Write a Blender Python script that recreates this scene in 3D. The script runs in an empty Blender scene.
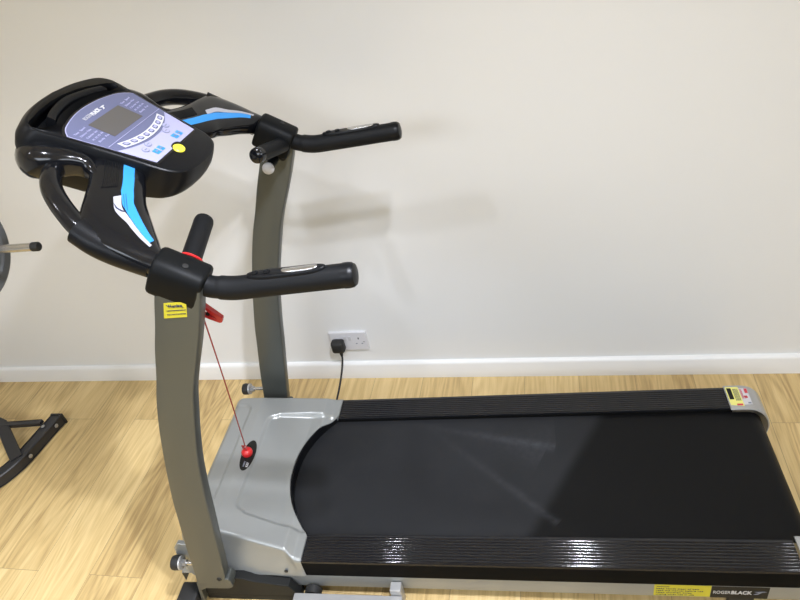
import bpy, bmesh, math, random
from mathutils import Vector, Matrix
random.seed(7)
S = bpy.context.scene
C = S.collection

# ---------------------------------------------------------------- helpers
def link(o, parent=None):
    C.objects.link(o)
    if parent: o.parent = parent
    return o

def tag(o, label=None, cat=None, group=None, kind=None):
    if label: o['label'] = label
    if cat: o['category'] = cat
    if group: o['group'] = group
    if kind: o['kind'] = kind
    return o

def thing(name, label, cat, loc=(0, 0, 0), rz=0, group=None):
    o = bpy.data.objects.new(name, None)
    o.empty_display_size = 0.1
    o.location = loc; o.rotation_euler = (0, 0, rz)
    link(o)
    return tag(o, label, cat, group)

def smooth(me, ang=40):
    me.polygons.foreach_set('use_smooth', [True] * len(me.polygons))
    try: me.set_sharp_from_angle(angle=math.radians(ang))
    except Exception: pass

def mesh(name, V, F, mat, parent=None, ang=40, mats=None, fm=None, label=None):
    me = bpy.data.meshes.new(name)
    me.from_pydata([tuple(v) for v in V], [], [tuple(f) for f in F])
    bm = bmesh.new(); bm.from_mesh(me)
    bmesh.ops.recalc_face_normals(bm, faces=bm.faces)
    bm.to_mesh(me); bm.free()
    me.materials.append(mat)
    if mats:
        for m in mats: me.materials.append(m)
    if fm: me.polygons.foreach_set('material_index', fm)
    if ang: smooth(me, ang)
    o = bpy.data.objects.new(name, me)
    link(o, parent)
    if label: o['label'] = label
    return o

class MB:
    """collects shapes into one mesh"""
    def __init__(s): s.V = []; s.F = []
    def add(s, V, F):
        n = len(s.V); s.V += [Vector(v) for v in V]; s.F += [[i + n for i in f] for f in F]; return s
    def box(s, a, b, bev=0.0, M=None):
        bm = bmesh.new()
        bmesh.ops.create_cube(bm, size=1)
        for v in bm.verts:
            v.co = Vector([a[i] + (v.co[i] + .5) * (b[i] - a[i]) for i in range(3)])
        if bev: bmesh.ops.bevel(bm, geom=list(bm.edges), offset=bev, segments=3, profile=.5, affect='EDGES')
        if M:
            for v in bm.verts: v.co = M @ v.co
        bm.verts.index_update()
        s.add([v.co.copy() for v in bm.verts], [[v.index for v in f.verts] for f in bm.faces]); bm.free(); return s
    def loft(s, rings, cap=True):
        n = len(rings[0]); V = [Vector(p) for r in rings for p in r]; F = []
        for k in range(len(rings) - 1):
            for i in range(n):
                j = (i + 1) % n
                F.append([k * n + i, k * n + j, (k + 1) * n + j, (k + 1) * n + i])
        if cap:
            F.append(list(range(n))[::-1]); F.append([(len(rings) - 1) * n + i for i in range(n)])
        return s.add(V, F)
    def tube(s, pts, r, n=20, up=(0, 0, 1), flat=1.0, ends=True):
        pts = [Vector(p) for p in pts]; rr = r if isinstance(r, (list, tuple)) else [r] * len(pts)
        rings = []; 
        for k, p in enumerate(pts):
            t = (pts[min(k + 1, len(pts) - 1)] - pts[max(k - 1, 0)]).normalized()
            u = Vector(up); a = t.cross(u)
            if a.length < 1e-4: a = t.cross(Vector((1, 0, 0)))
            a.normalize(); b = a.cross(t)
            rings.append([p + a * (rr[k] * math.cos(2 * math.pi * i / n)) + b * (rr[k] * flat * math.sin(2 * math.pi * i / n)) for i in range(n)])
        return s.loft(rings, ends)
    def lathe(s, prof, org, axis, n=28):
        """prof: (distance along axis, radius)"""
        ax = Vector(axis).normalized(); a = ax.cross(Vector((0, 0, 1)))
        if a.length < 1e-4: a = Vector((1, 0, 0))
        a.normalize(); b = ax.cross(a); org = Vector(org)
        rings = [[org + ax * d + (a * math.cos(2 * math.pi * i / n) + b * math.sin(2 * math.pi * i / n)) * max(r, 1e-5) for i in range(n)] for d, r in prof]
        return s.loft(rings, True)
    def prism(s, poly, f0, f1):
        """poly list of 2D, f0/f1 map 2D to 3D for the two faces"""
        return s.loft([[f0(*p) for p in poly], [f1(*p) for p in poly]], True)
    def build(s, name, mat, parent=None, ang=40, label=None, bevel=0):
        o = mesh(name, s.V, s.F, mat, parent, ang, label=label)
        if bevel:
            m = o.modifiers.new('bevel', 'BEVEL'); m.width = bevel; m.segments = 3; m.limit_method = 'ANGLE'; m.angle_limit = math.radians(50)
        return o

def spline(P, n=8):
    """Catmull-Rom through points of any dimension"""
    P = [tuple(p) for p in P]; out = []
    Q = [tuple(2 * a - b for a, b in zip(P[0], P[1]))] + P + [tuple(2 * a - b for a, b in zip(P[-1], P[-2]))]
    for i in range(1, len(Q) - 2):
        for k in range(n):
            t = k / n
            out.append(tuple(.5 * ((2 * b) + (-a + c) * t + (2 * a - 5 * b + 4 * c - d) * t * t + (-a + 3 * b - 3 * c + d) * t ** 3)
                             for a, b, c, d in zip(Q[i - 1], Q[i], Q[i + 1], Q[i + 2])))
    out.append(P[-1]); return out

def lerp(a, b, t): return a + (b - a) * t
def sm(t): t = max(0, min(1, t)); return t * t * (3 - 2 * t)
def interp(x, xs, ys):
    if x <= xs[0]: return ys[0]
    for i in range(len(xs) - 1):
        if x <= xs[i + 1]: return lerp(ys[i], ys[i + 1], (x - xs[i]) / (xs[i + 1] - xs[i]))
    return ys[-1]

# ---------------------------------------------------------------- materials
def nt(name):
    m = bpy.data.materials.new(name); m.use_nodes = True
    n = m.node_tree.nodes; b = n['Principled BSDF']
    return m, n, m.node_tree.links, b

def plain(name, col, rough=.5, metal=0, spec=.5, coat=0, bump=0, bscale=400, emis=None, var=0, vscale=8, coat_rough=.1):
    m, n, l, b = nt(name)
    b.inputs['Roughness'].default_value = rough
    b.inputs['Metallic'].default_value = metal
    b.inputs['Specular IOR Level'].default_value = spec
    b.inputs['Coat Weight'].default_value = coat
    b.inputs['Coat Roughness'].default_value = coat_rough
    b.inputs['Base Color'].default_value = (*col, 1)
    tc = n.new('ShaderNodeTexCoord')
    nz = n.new('ShaderNodeTexNoise'); nz.inputs['Scale'].default_value = vscale; nz.inputs['Detail'].default_value = 4
    l.new(tc.outputs['Object'], nz.inputs['Vector'])
    mr = n.new('ShaderNodeMapRange'); mr.inputs['To Min'].default_value = 1 - var; mr.inputs['To Max'].default_value = 1 + var
    l.new(nz.outputs['Fac'], mr.inputs['Value'])
    mx = n.new('ShaderNodeVectorMath'); mx.operation = 'SCALE'; mx.inputs[0].default_value = col
    l.new(mr.outputs[0], mx.inputs['Scale']); l.new(mx.outputs[0], b.inputs['Base Color'])
    if bump:
        nb = n.new('ShaderNodeTexNoise'); nb.inputs['Scale'].default_value = bscale; nb.inputs['Detail'].default_value = 3
        l.new(tc.outputs['Object'], nb.inputs['Vector'])
        bp = n.new('ShaderNodeBump'); bp.inputs['Strength'].default_value = bump; bp.inputs['Distance'].default_value = .001
        l.new(nb.outputs['Fac'], bp.inputs['Height']); l.new(bp.outputs[0], b.inputs['Normal'])
    if emis:
        b.inputs['Emission Color'].default_value = (*emis[0], 1); b.inputs['Emission Strength'].default_value = emis[1]
    return m

M = {}
M['wall'] = plain('painted_wall', (.80, .805, .80), .55, var=.015, vscale=1.3, bump=.05, bscale=90)
M['ceil'] = plain('ceiling_paint', (.84, .84, .84), .8, var=.01)
M['skirt'] = plain('white_gloss_paint', (.84, .84, .83), .3, var=.02, vscale=6)
M['silver'] = plain('silver_paint', (.30, .312, .308), .33, metal=.35, var=.03, bump=.06, bscale=900)
M['upright'] = plain('upright_paint', (.085, .092, .086), .36, metal=.35, var=.02, bump=.05, bscale=900)
M['silver_light'] = plain('light_silver_plastic', (.40, .40, .395), .3, metal=.3, var=.02)
M['gloss'] = plain('black_gloss_plastic', (.0045, .005, .0065), .15, coat=.25, spec=.32, var=.1)
M['satin'] = plain('black_satin_plastic', (.0045, .005, .0062), .36, spec=.2, var=.1, bump=.1, bscale=700)
M['grip'] = plain('black_foam_grip', (.0042, .0048, .0058), .55, spec=.2, var=.1, bump=.35, bscale=500)
M['matte'] = plain('black_matte_plastic', (.0035, .0041, .0046), .5, spec=.14, var=.1, bump=.15, bscale=800)
M['rail'] = plain('ribbed_black_rail', (.0045, .005, .0075), .09, spec=.5, var=.1)
M['railside'] = plain('rail_side', (.003, .003, .003), .7, spec=.08, var=.1)
M['blue'] = plain('blue_decal', (.03, .26, .66), .35, var=.02)
M['white'] = plain('pale_decal', (.40, .40, .44), .4, var=.02)
M['whiteink'] = plain('white_ink', (.58, .58, .60), .5)
M['greyink'] = plain('grey_ink', (.19, .21, .27), .5)
M['midink'] = plain('silver_ink', (.48, .48, .48), .5)
M['darkink'] = plain('dark_ink', (.02, .03, .08), .5)
M['yellow'] = plain('yellow_label', (.58, .52, .03), .45, var=.03)
M['yelpale'] = plain('pale_yellow_label', (.80, .76, .22), .45, var=.03)
M['redpale'] = plain('red_print', (.60, .06, .08), .5)
M['yellowbtn'] = plain('yellow_button', (.88, .80, .06), .35)
M['labelblack'] = plain('black_label', (.012, .012, .011), .45, spec=.2)
M['panel_pale'] = plain('lilac_panel', (.37, .37, .56), .25, var=.02)
M['panel_mid'] = plain('slate_panel', (.12, .13, .225), .25, var=.03)
M['lcd'] = plain('lcd_glass', (.085, .08, .078), .15, coat=.5, var=.05)
M['red'] = plain('red_plastic', (.55, .016, .018), .3, coat=.3, var=.05)
M['redcord'] = plain('red_cord', (.33, .02, .02), .6)
M['chrome'] = plain('chrome', (.60, .60, .60), .22, metal=.95)
M['steel'] = plain('zinc_bolt', (.42, .42, .42), .35, metal=.8)
M['iron'] = plain('grey_plate_enamel', (.085, .09, .095), .5, var=.08, bump=.3, bscale=250)
M['benchblack'] = plain('bench_black_paint', (.018, .018, .020), .38, var=.15, bump=.2, bscale=200)
M['darkframe'] = plain('dark_frame_paint', (.012, .0125, .012), .6, metal=0, spec=.2, var=.05)
M['socket'] = plain('socket_white', (.66, .655, .68), .35)
M['rubber'] = plain('black_rubber', (.012, .012, .012), .6)
M['skirtdark'] = plain('socket_hole', (.01, .01, .01), .8)
M['lampglow'] = plain('lamp_glow', (1, 1, 1), .5, emis=((1, .97, .93), 90))

M['slate'] = plain('dark_low_bounce_wall', (.12, .125, .13), .6, var=.02)
M['fillglow'] = plain('fill_panel_diffuser', (1, 1, 1), .5, emis=((.95, .98, 1), 1.5))

def belt_material():
    m, n, l, b = nt('running_belt')
    tc = n.new('ShaderNodeTexCoord'); sp = n.new('ShaderNodeSeparateXYZ'); l.new(tc.outputs['Object'], sp.inputs[0])
    def math_(op, a, bb=None, c=None):
        k = n.new('ShaderNodeMath'); k.operation = op
        for i, v in enumerate((a, bb, c)):
            if v is None: continue
            if isinstance(v, (int, float)): k.inputs[i].default_value = v
            else: l.new(v, k.inputs[i])
        return k.outputs[0]
    X, Y = sp.outputs[0], sp.outputs[1]
    nz = n.new('ShaderNodeTexNoise'); nz.inputs['Scale'].default_value = 26; nz.inputs['Detail'].default_value = 6; nz.inputs['Roughness'].default_value = .7
    l.new(tc.outputs['Object'], nz.inputs['Vector'])
    tot = None
    for (x0, y0, x1, y1, amp, wd) in ((-.96, .193, -.523, .09, .018, .013), (-.93, .193, -.53, -.165, .012, .012), (-.70, .14, -.52, .14, .006, .05), (-.80, .17, -.56, .06, .009, .045)):
        L = math.hypot(x1 - x0, y1 - y0); ux, uy = (x1 - x0) / L, (y1 - y0) / L
        dx = math_('SUBTRACT', X, x0); dy = math_('SUBTRACT', Y, y0)
        s_ = math_('ADD', math_('MULTIPLY', dx, ux), math_('MULTIPLY', dy, uy))
        d_ = math_('ADD', math_('MULTIPLY', dx, -uy), math_('MULTIPLY', dy, ux))
        d_ = math_('ADD', d_, math_('MULTIPLY', math_('SUBTRACT', nz.outputs['Fac'], .5), .012))
        g = math_('EXPONENT', math_('MULTIPLY', math_('POWER', math_('DIVIDE', math_('ABSOLUTE', d_), wd), 2), -1))
        e = math_('MULTIPLY', math_('SMOOTH_MIN', math_('MAXIMUM', math_('DIVIDE', s_, L), 0), 1, .05), math_('LESS_THAN', s_, L))
        k = math_('MULTIPLY', math_('MULTIPLY', g, e), amp)
        tot = k if tot is None else math_('ADD', tot, k)
    n2 = n.new('ShaderNodeTexNoise'); n2.inputs['Scale'].default_value = 60; n2.inputs['Detail'].default_value = 5
    l.new(tc.outputs['Object'], n2.inputs['Vector'])
    tot = math_('MULTIPLY', tot, math_('MULTIPLY', n2.outputs['Fac'], 2.0))
    # the dusty used front half of the belt, bounded by a slanting edge, and the cleaner rear half
    ex = math_('SUBTRACT', math_('ADD', X, .50), math_('MULTIPLY', Y, .55))
    half = n.new('ShaderNodeMapRange'); half.interpolation_type = 'SMOOTHSTEP'
    half.inputs['From Min'].default_value = -.02; half.inputs['From Max'].default_value = .03
    half.inputs['To Min'].default_value = .0170; half.inputs['To Max'].default_value = .0028
    l.new(ex, half.inputs['Value'])
    n3 = n.new('ShaderNodeTexNoise'); n3.inputs['Scale'].default_value = 5; n3.inputs['Detail'].default_value = 5
    l.new(tc.outputs['Object'], n3.inputs['Vector'])
    base = math_('MULTIPLY', half.outputs[0], math_('ADD', .7, math_('MULTIPLY', n3.outputs['Fac'], .6)))
    val = math_('ADD', base, tot)
    cc = n.new('ShaderNodeCombineXYZ')
    l.new(val, cc.inputs[0]); l.new(math_('MULTIPLY', val, 1.06), cc.inputs[1]); l.new(math_('MULTIPLY', val, 1.2), cc.inputs[2])
    l.new(cc.outputs[0], b.inputs['Base Color'])
    b.inputs['Roughness'].default_value = .5
    b.inputs['Specular IOR Level'].default_value = .18
    nb = n.new('ShaderNodeTexNoise'); nb.inputs['Scale'].default_value = 900
    l.new(tc.outputs['Object'], nb.inputs['Vector'])
    bp = n.new('ShaderNodeBump'); bp.inputs['Strength'].default_value = .3; bp.inputs['Distance'].default_value = .0006
    l.new(nb.outputs['Fac'], bp.inputs['Height']); l.new(bp.outputs[0], b.inputs['Normal'])
    return m
M['belt'] = belt_material()

def floor_material():
    m, n, l, b = nt('oak_laminate')
    tc = n.new('ShaderNodeTexCoord')
    mp = n.new('ShaderNodeMapping'); mp.vector_type = 'POINT'
    # planks run along y: brick texture rows run along its x, so turn the coordinates
    mp.inputs['Rotation'].default_value = (0, 0, math.radians(90))
    l.new(tc.outputs['Object'], mp.inputs['Vector'])
    br = n.new('ShaderNodeTexBrick')
    br.offset = .5; br.offset_frequency = 2; br.squash = 1
    br.inputs['Scale'].default_value = 1
    br.inputs['Brick Width'].default_value = 1.29; br.inputs['Row Height'].default_value = .1915
    br.inputs['Mortar Size'].default_value = .0007; br.inputs['Mortar Smooth'].default_value = .2
    br.inputs['Bias'].default_value = 0
    br.inputs['Color1'].default_value = (0, 0, 0, 1); br.inputs['Color2'].default_value = (1, 1, 1, 1); br.inputs['Mortar'].default_value = (.5, .5, .5, 1)
    ad = n.new('ShaderNodeVectorMath'); ad.operation = 'ADD'; ad.inputs[1].default_value = (.87 + 1.29 * 3, .127 + .1915 * 20, 0)
    l.new(mp.outputs[0], ad.inputs[0]); l.new(ad.outputs[0], br.inputs['Vector'])
    # grain: stretched noise, offset per plank
    sep = n.new('ShaderNodeSeparateColor'); l.new(br.outputs['Color'], sep.inputs[0])
    off = n.new('ShaderNodeCombineXYZ')
    k1 = n.new('ShaderNodeMath'); k1.operation = 'MULTIPLY'; k1.inputs[1].default_value = 37.0; l.new(sep.outputs[0], k1.inputs[0])
    l.new(k1.outputs[0], off.inputs[0]); l.new(k1.outputs[0], off.inputs[1])
    a2 = n.new('ShaderNodeVectorMath'); a2.operation = 'ADD'; l.new(ad.outputs[0], a2.inputs[0]); l.new(off.outputs[0], a2.inputs[1])
    def grain(sx, sy, sc, det, dist):
        mm = n.new('ShaderNodeMapping'); mm.inputs['Scale'].default_value = (sx, sy, 1); l.new(a2.outputs[0], mm.inputs['Vector'])
        g = n.new('ShaderNodeTexNoise'); g.inputs['Scale'].default_value = sc; g.inputs['Detail'].default_value = det; g.inputs['Distortion'].default_value = dist
        g.inputs['Roughness'].default_value = .6
        l.new(mm.outputs[0], g.inputs['Vector']); return g.outputs['Fac']
    fine = grain(1.2, 26, 6, 6, .3)
    mid = grain(.7, 7, 2.6, 4, 1.2)
    # cathedral figure: rings from a soft distorted field
    fld = grain(.55, 4.2, 1.7, 1.5, .3)
    sn = n.new('ShaderNodeMath'); sn.operation = 'SINE'
    k2 = n.new('ShaderNodeMath'); k2.operation = 'MULTIPLY'; k2.inputs[1].default_value = 95; l.new(fld, k2.inputs[0]); l.new(k2.outputs[0], sn.inputs[0])
    def mth(op, a, c):
        k = n.new('ShaderNodeMath'); k.operation = op
        for i, v in enumerate((a, c)):
            if isinstance(v, (int, float)): k.inputs[i].default_value = v
            else: l.new(v, k.inputs[i])
        return k.outputs[0]
    v = mth('ADD', mth('MULTIPLY', fine, .55), mth('MULTIPLY', mid, .55))
    v = mth('ADD', v, mth('MULTIPLY', sn.outputs[0], .07))
    v = mth('ADD', v, mth('MULTIPLY', sep.outputs[0], .22))
    cr = n.new('ShaderNodeValToRGB'); l.new(v, cr.inputs['Fac'])
    cr.color_ramp.elements[0].position = .38; cr.color_ramp.elements[0].color = (.37, .245, .100, 1)
    cr.color_ramp.elements[1].position = .92; cr.color_ramp.elements[1].color = (.76, .58, .285, 1)
    e = cr.color_ramp.elements.new(.64); e.color = (.61, .44, .195, 1)
    mix = n.new('ShaderNodeMix'); mix.data_type = 'RGBA'; mix.inputs[7].default_value = (.27, .185, .09, 1)
    l.new(br.outputs['Fac'], mix.inputs[0]); l.new(cr.outputs[0], mix.inputs[6])
    l.new(mix.outputs[2], b.inputs['Base Color'])
    b.inputs['Roughness'].default_value = .42
    bp = n.new('ShaderNodeBump'); bp.inputs['Strength'].default_value = .12; bp.inputs['Distance'].default_value = .0008
    l.new(v, bp.inputs['Height']); l.new(bp.outputs[0], b.inputs['Normal'])
    return m
M['floor'] = floor_material()

# ---------------------------------------------------------------- frames
DL = 0.0399
O = Vector((.50295, 1.2089, 0))
def LW(x, y, z=0):
    c, s = math.cos(DL), math.sin(DL)
    return Vector((O.x + c * x - s * y, O.y + s * x + c * y, z))

# ---------------------------------------------------------------- the room
WY = 1.75; XL, XR, YF, H = -4.2, 3.6, -5.5, 2.4
def struct(name, mb, mat, bevel=0):
    o = mb.build(name, mat, None, bevel=bevel); o['kind'] = 'structure'; return o
struct('floor', MB().box((XL - .1, YF - .1, -.05), (XR + .1, WY + .1, 0)), M['floor'])
struct('ceiling', MB().box((XL - .1, YF - .1, H), (XR + .1, WY + .1, H + .05)), M['ceil'])
struct('wall_back', MB().box((XL - .1, WY, 0), (XR + .1, WY + .1, H)), M['wall'])
struct('wall_front', MB().box((XL - .1, YF - .1, 0), (XR + .1, YF, H)), M['slate'])  # unseen wall, coloured dark to cut light bounced from behind the camera
struct('wall_left', MB().box((XL - .1, YF, 0), (XL, WY, H)), M['wall'])
struct('wall_right', MB().box((XR, YF, 0), (XR + .1, WY, H)), M['wall'])
def skirting(name, a, b, nx, ny):
    a, b = Vector((*a, 0)), Vector((*b, 0)); nn = Vector((nx, ny, 0))
    prof = [(0, 0), (.016, 0), (.016, .066), (.013, .074), (.007, .0775), (0, .078)]
    mb = MB(); mb.loft([[p + nn * d + Vector((0, 0, z)) for d, z in prof] for p in (a, b)])
    struct(name, mb, M['skirt'])
skirting('baseboard_back', (XL, WY), (XR, WY), 0, -1)
skirting('baseboard_left', (XL, YF), (XL, WY - .016), 1, 0)
skirting('baseboard_right', (XR, YF), (XR, WY - .016), -1, 0)
skirting('baseboard_front', (XL + .016, YF), (XR - .016, YF), 0, 1)

# ceiling downlights
LIGHT_W = 1.0
def downlight(x, y, power, where, aim=None):
    wide = y > -1
    p = LW(x, y)
    t = thing('ceiling_downlight', 'round recessed ceiling downlight, ' + where, 'light', (p.x, p.y, H), 0, 'recessed ceiling downlights')
    MB().lathe([(0, .030), (.0, .043), (.003, .045), (.005, .042), (.003, .030)], (0, 0, 0), (0, 0, -1)).build('trim_ring', M['chrome'], t)
    MB().lathe([(0.0005, .029), (.002, .029)], (0, 0, 0), (0, 0, -1)).build('lamp_disc', M['lampglow'], t)
    ld = bpy.data.lights.new('downlight_beam', 'SPOT'); ld.energy = power; ld.color = (.93, .97, 1.08)
    ld.spot_size = math.radians(135 if wide else 80); ld.spot_blend = 1; ld.shadow_soft_size = .032
    lo = bpy.data.objects.new('downlight_beam', ld); link(lo, t); lo.location = (0, 0, -.045)
    if aim:
        ld.spot_size = math.radians(74); lo.rotation_euler = (LW(*aim) - Vector((p.x, p.y, H))).to_track_quat('-Z', 'Y').to_euler()
P0 = 50
downlight(-.40, -.55, P0 * 1.35, 'in the row over the treadmill, above its running belt')
downlight(-.36, -.70, P0 * 3.0, 'added, swivelled towards the front of the treadmill', aim=(-1.85, -.35))  # added lamp, aimed to bring out the console's shadow on the floor
downlight(-1.46, -.55, P0 * .6, 'in the row over the treadmill, above its front end')
downlight(.68, -.55, P0 * .15, 'in the row over the treadmill, beyond its rear end')
downlight(1.76, -.55, P0 * .1, 'in the row over the treadmill, furthest to the right')
downlight(-2.54, -.55, P0 * .25, 'in the row over the treadmill, above the weight rack')
downlight(-.40, -1.75, P0 * .2, 'in the row behind the camera, middle one')
downlight(-1.46, -1.75, P0 * .6, 'in the row behind the camera, left of the middle')
downlight(-2.3, -1.25, P0 * 1.8, 'added to brighten the floor at the left')  # added lamp set forward of the rear row to brighten the left floor
downlight(.68, -1.75, P0 * .2, 'in the row behind the camera, furthest right')
def panel(x, y, power, where):  # added fill lights that soften and lift the wall from behind the camera
    t = thing('added_fill_panel', 'added square fill light panel behind the camera, ' + where, 'light', (x, y, H), 0, 'added square fill panels')
    MB().box((-.92, -.92, -.012), (.92, .92, -.001), .002).build('panel_frame', M['skirt'], t)
    MB().box((-.89, -.89, -.014), (.89, .89, -.011)).build('diffuser', M['fillglow'], t)
    ld = bpy.data.lights.new('fill_light', 'AREA'); ld.shape = 'SQUARE'; ld.size = 1.75; ld.energy = power; ld.color = (.86, .98, 1.16)
    lo = bpy.data.objects.new('fill_light', ld); link(lo, t); lo.location = (0, 0, -.03)
panel(-1.4, -1.9, 54, 'left one')
panel(1.2, -1.9, 50, 'right one')

# ---------------------------------------------------------------- treadmill
T = thing('treadmill', 'silver and black folding treadmill with blue trimmed console, standing along the wall', 'treadmill', O, DL)
YN = .30  # half width of the deck
# belt with rear roller wrap
def belt():
    prof = [(-1.34, .152)] + [(x, .152) for x in (-1.0, -.7, -.4, -.1)]
    for k in range(13):
        a = math.pi / 2 - math.pi * k / 12
        prof.append((.031 + .047 * math.cos(a), .105 + .047 * math.sin(a)))
    prof += [(-.4, .058), (-1.34, .058)]
    inner = [(x, z - .003) if z > .12 else (x - .002, z + .003) if z < .09 else (x - .003, z) for x, z in prof]
    poly = prof + inner[::-1]
    MB().loft([[Vector((x, y, z)) for x, z in poly] for y in (-.212, .212)]).build('running_belt', M['belt'], T, ang=30)
belt()
MB().box((-1.34, -.205, .125), (-.03, .205, .1485)).build('running_deck', M['darkframe'], T)
MB().lathe([(0, .02), (0, .043), (.42, .043), (.42, .02)], (.031, -.21, .105), (0, 1, 0)).build('rear_roller', M['steel'], T)

def side_rail(sg):
    ys = []; y0, y1 = .2125, .300
    prof = [(y0, .120), (y0, .163), (y0 + .002, .1665)]
    nr = 9
    for k in range(nr):
        a = y0 + .006 + (y1 - y0 - .012) * k / nr; w = (y1 - y0 - .012) / nr
        prof += [(a, .1662), (a + w * .10, .1671), (a + w * .5, .1676), (a + w * .90, .1671), (a + w * .99, .1662)]
    prof += [(y1 - .002, .1665), (y1, .162)]
    prof += [(y1, .102), (y1 - .006, .100), (y0, .100)]
    rings = [[Vector((x, sg * y, z)) for y, z in prof] for x in (-1.219, -.006 if sg > 0 else .016)]
    o = MB().loft(rings).build('side_rail', M['rail'], T, ang=60)
    o.data.materials.append(M['railside'])
    for p in o.data.polygons:
        if abs(p.normal.y) > .9 and p.center.z < .163: p.material_index = 1
    return o
for sg in (-1, 1):
    side_rail(sg)
    fr = MB().box((-1.50, min(sg * .272, sg * .2955), .038), (.03, max(sg * .272, sg * .2955), .0995), .003).build('side_frame', M['silver'], T)
    if sg < 0: near_frame = fr
# rear end caps: a thin curved shell over the end of each rail
def end_cap(sg):
    dx = 0 if sg > 0 else .034
    out = [(-.012, .1715), (.030, .1715)]
    for k in range(1, 11):
        a = math.pi / 2 - math.pi / 2 * k / 10
        out.append((.030 + .073 * math.cos(a), .0865 + .085 * math.sin(a)))
    out += [(.100, .060), (.092, .036)]
    inn = []
    for i, (x, z) in enumerate(out):
        a = out[max(i - 1, 0)]; b = out[min(i + 1, len(out) - 1)]
        t = Vector((b[0] - a[0], b[1] - a[1])).normalized()
        inn.append((x + t.y * .0045, z - t.x * .0045))
    rings = []
    ya, yb = .206, .3025
    stations = [(ya, .0025), (ya + .0015, .0008), (ya + .004, 0), (yb - .004, 0), (yb - .0012, .001), (yb, .003)]
    for y, d in stations:
        o2 = []
        for i, (x, z) in enumerate(out):
            nx, nz = inn[i][0] - x, inn[i][1] - z; L = math.hypot(nx, nz)
            o2.append((x + nx / L * d, z + nz / L * d))
        rings.append([Vector((x, sg * y, z)) for x, z in [(x + dx, z) for x, z in o2 + inn[::-1]]])
    mb = MB().loft(rings)
    # outer cheek closing the side of the cap
    ch = out[1:] + [(.03, .036)]
    mb.prism(ch, lambda x, z: Vector((x + dx - .001, sg * .2985, z - .001)), lambda x, z: Vector((x + dx - .001, sg * .3015, z - .001)))
    return mb.build('end_cap', M['silver_light'], T, ang=35)
capn = end_cap(-1); capf = end_cap(1)
def decal(name, pts, z, mat, parent, th=.0006, label=None):
    """flat sticker on a horizontal face; pts (x,y)"""
    return MB().prism(pts, lambda x, y: Vector((x, y, z)), lambda x, y: Vector((x, y, z + th))).build(name, mat, parent, ang=0, label=label)
zc = .1713
MBs = decal('caution_label', [(-.009, .222), (.027, .216), (.027, .294), (-.009, .294)], zc, M['yelpale'], capf, label='yellow caution sticker')
decal('label_panel', [(-.006, .244), (.006, .244), (.006, .289), (-.006, .289)], zc + .0006, M['labelblack'], MBs)
for k in range(5):
    decal('print_line', [(.010 + k * .003, .238), (.0113 + k * .003, .238), (.0113 + k * .003, .286), (.010 + k * .003, .286)], zc + .0006, M['darkink'], MBs)
decal('orange_mark', [(.008, .219), (.024, .219), (.024, .226), (.008, .226)], zc + .0006, M['redpale'], MBs)
MBs = decal('warning_label', [(.0275, .222), (.050, .222), (.050, .288), (.0275, .288)], zc, M['whiteink'], capf, label='white and red warning sticker')
decal('red_mark', [(.041, .268), (.049, .268), (.049, .286), (.041, .286)], zc + .0006, M['redpale'], MBs)
decal('red_mark', [(.034, .252), (.043, .247), (.045, .253), (.036, .258)], zc + .0006, M['redpale'], MBs)
decal('red_mark', [(.036, .247), (.038, .245), (.043, .256), (.041, .259)], zc + .0006, M['redpale'], MBs)
for k in range(4):
    decal('print_line', [(.029 + k * .0014, .246), (.0296 + k * .0014, .246), (.0296 + k * .0014, .284), (.029 + k * .0014, .284)], zc + .0006, M['redpale'], MBs)
decal('print_line', [(.040, .226), (.048, .226), (.048, .231), (.040, .231)], zc + .0006, M['greyink'], MBs)

# text on surfaces
def text(name, body, size, org, ax, ay, mat, parent, bold=0, width=None, th=.0004, slant=0):
    cu = bpy.data.curves.new(name, 'FONT'); cu.body = body; cu.size = size; cu.extrude = th; cu.offset = bold; cu.shear = slant
    o = bpy.data.objects.new(name + '_tmp', cu); C.objects.link(o)
    dg = bpy.context.evaluated_depsgraph_get(); me = bpy.data.meshes.new_from_object(o.evaluated_get(dg))
    C.objects.unlink(o); bpy.data.objects.remove(o)
    ax = Vector(ax).normalized(); ay = Vector(ay).normalized(); az = ax.cross(ay); org = Vector(org)
    xs = [v.co.x for v in me.vertices] or [0]
    k = width / (max(xs) - min(xs)) if width else 1
    for v in me.vertices: v.co = org + ax * ((v.co.x - min(xs)) * k) + ay * v.co.y + az * v.co.z
    me.materials.clear(); me.materials.append(mat); me.name = name
    o = bpy.data.objects.new(name, me); link(o, parent); return o

# labels on the near side frame
yl = -.2957
def side_plate(name, x0, x1, z0, z1, mat, parent, sk=0, label=None):
    return MB().prism([(x0, z0), (x1 - sk, z0), (x1, z1), (x0 + sk * 0, z1)], lambda x, z: Vector((x, yl, z)), lambda x, z: Vector((x, yl - .0006, z))).build(name, mat, parent, ang=0, label=label)
yb_ = side_plate('warning_label', -.308, -.176, .043, .0935, M['yellow'], near_frame, label='yellow printed sticker')
for k in range(5):
    text('small_print', ['WARNING', 'keep hands clear of belt', 'read the manual before use', 'keep children away', 'unplug when not in use'][k], .0075, (-.303, yl - .0007, .083 - k * .009), (1, 0, 0), (0, 0, 1), M['darkink'], yb_, width=[.03, .10, .11, .085, .09][k])
br_ = side_plate('brand_label', -.175, -.045, .041, .092, M['labelblack'], near_frame, .0, label='black brand plate with white lettering')
text('brand_lettering', 'ROGER', .019, (-.170, yl - .0008, .060), (1, 0, 0), (0, 0, 1), M['midink'], br_, bold=.0002, width=.040)
text('brand_lettering', 'BLACK', .020, (-.129, yl - .0008, .060), (1, 0, 0), (0, 0, 1), M['whiteink'], br_, bold=.0006, width=.047)
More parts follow.
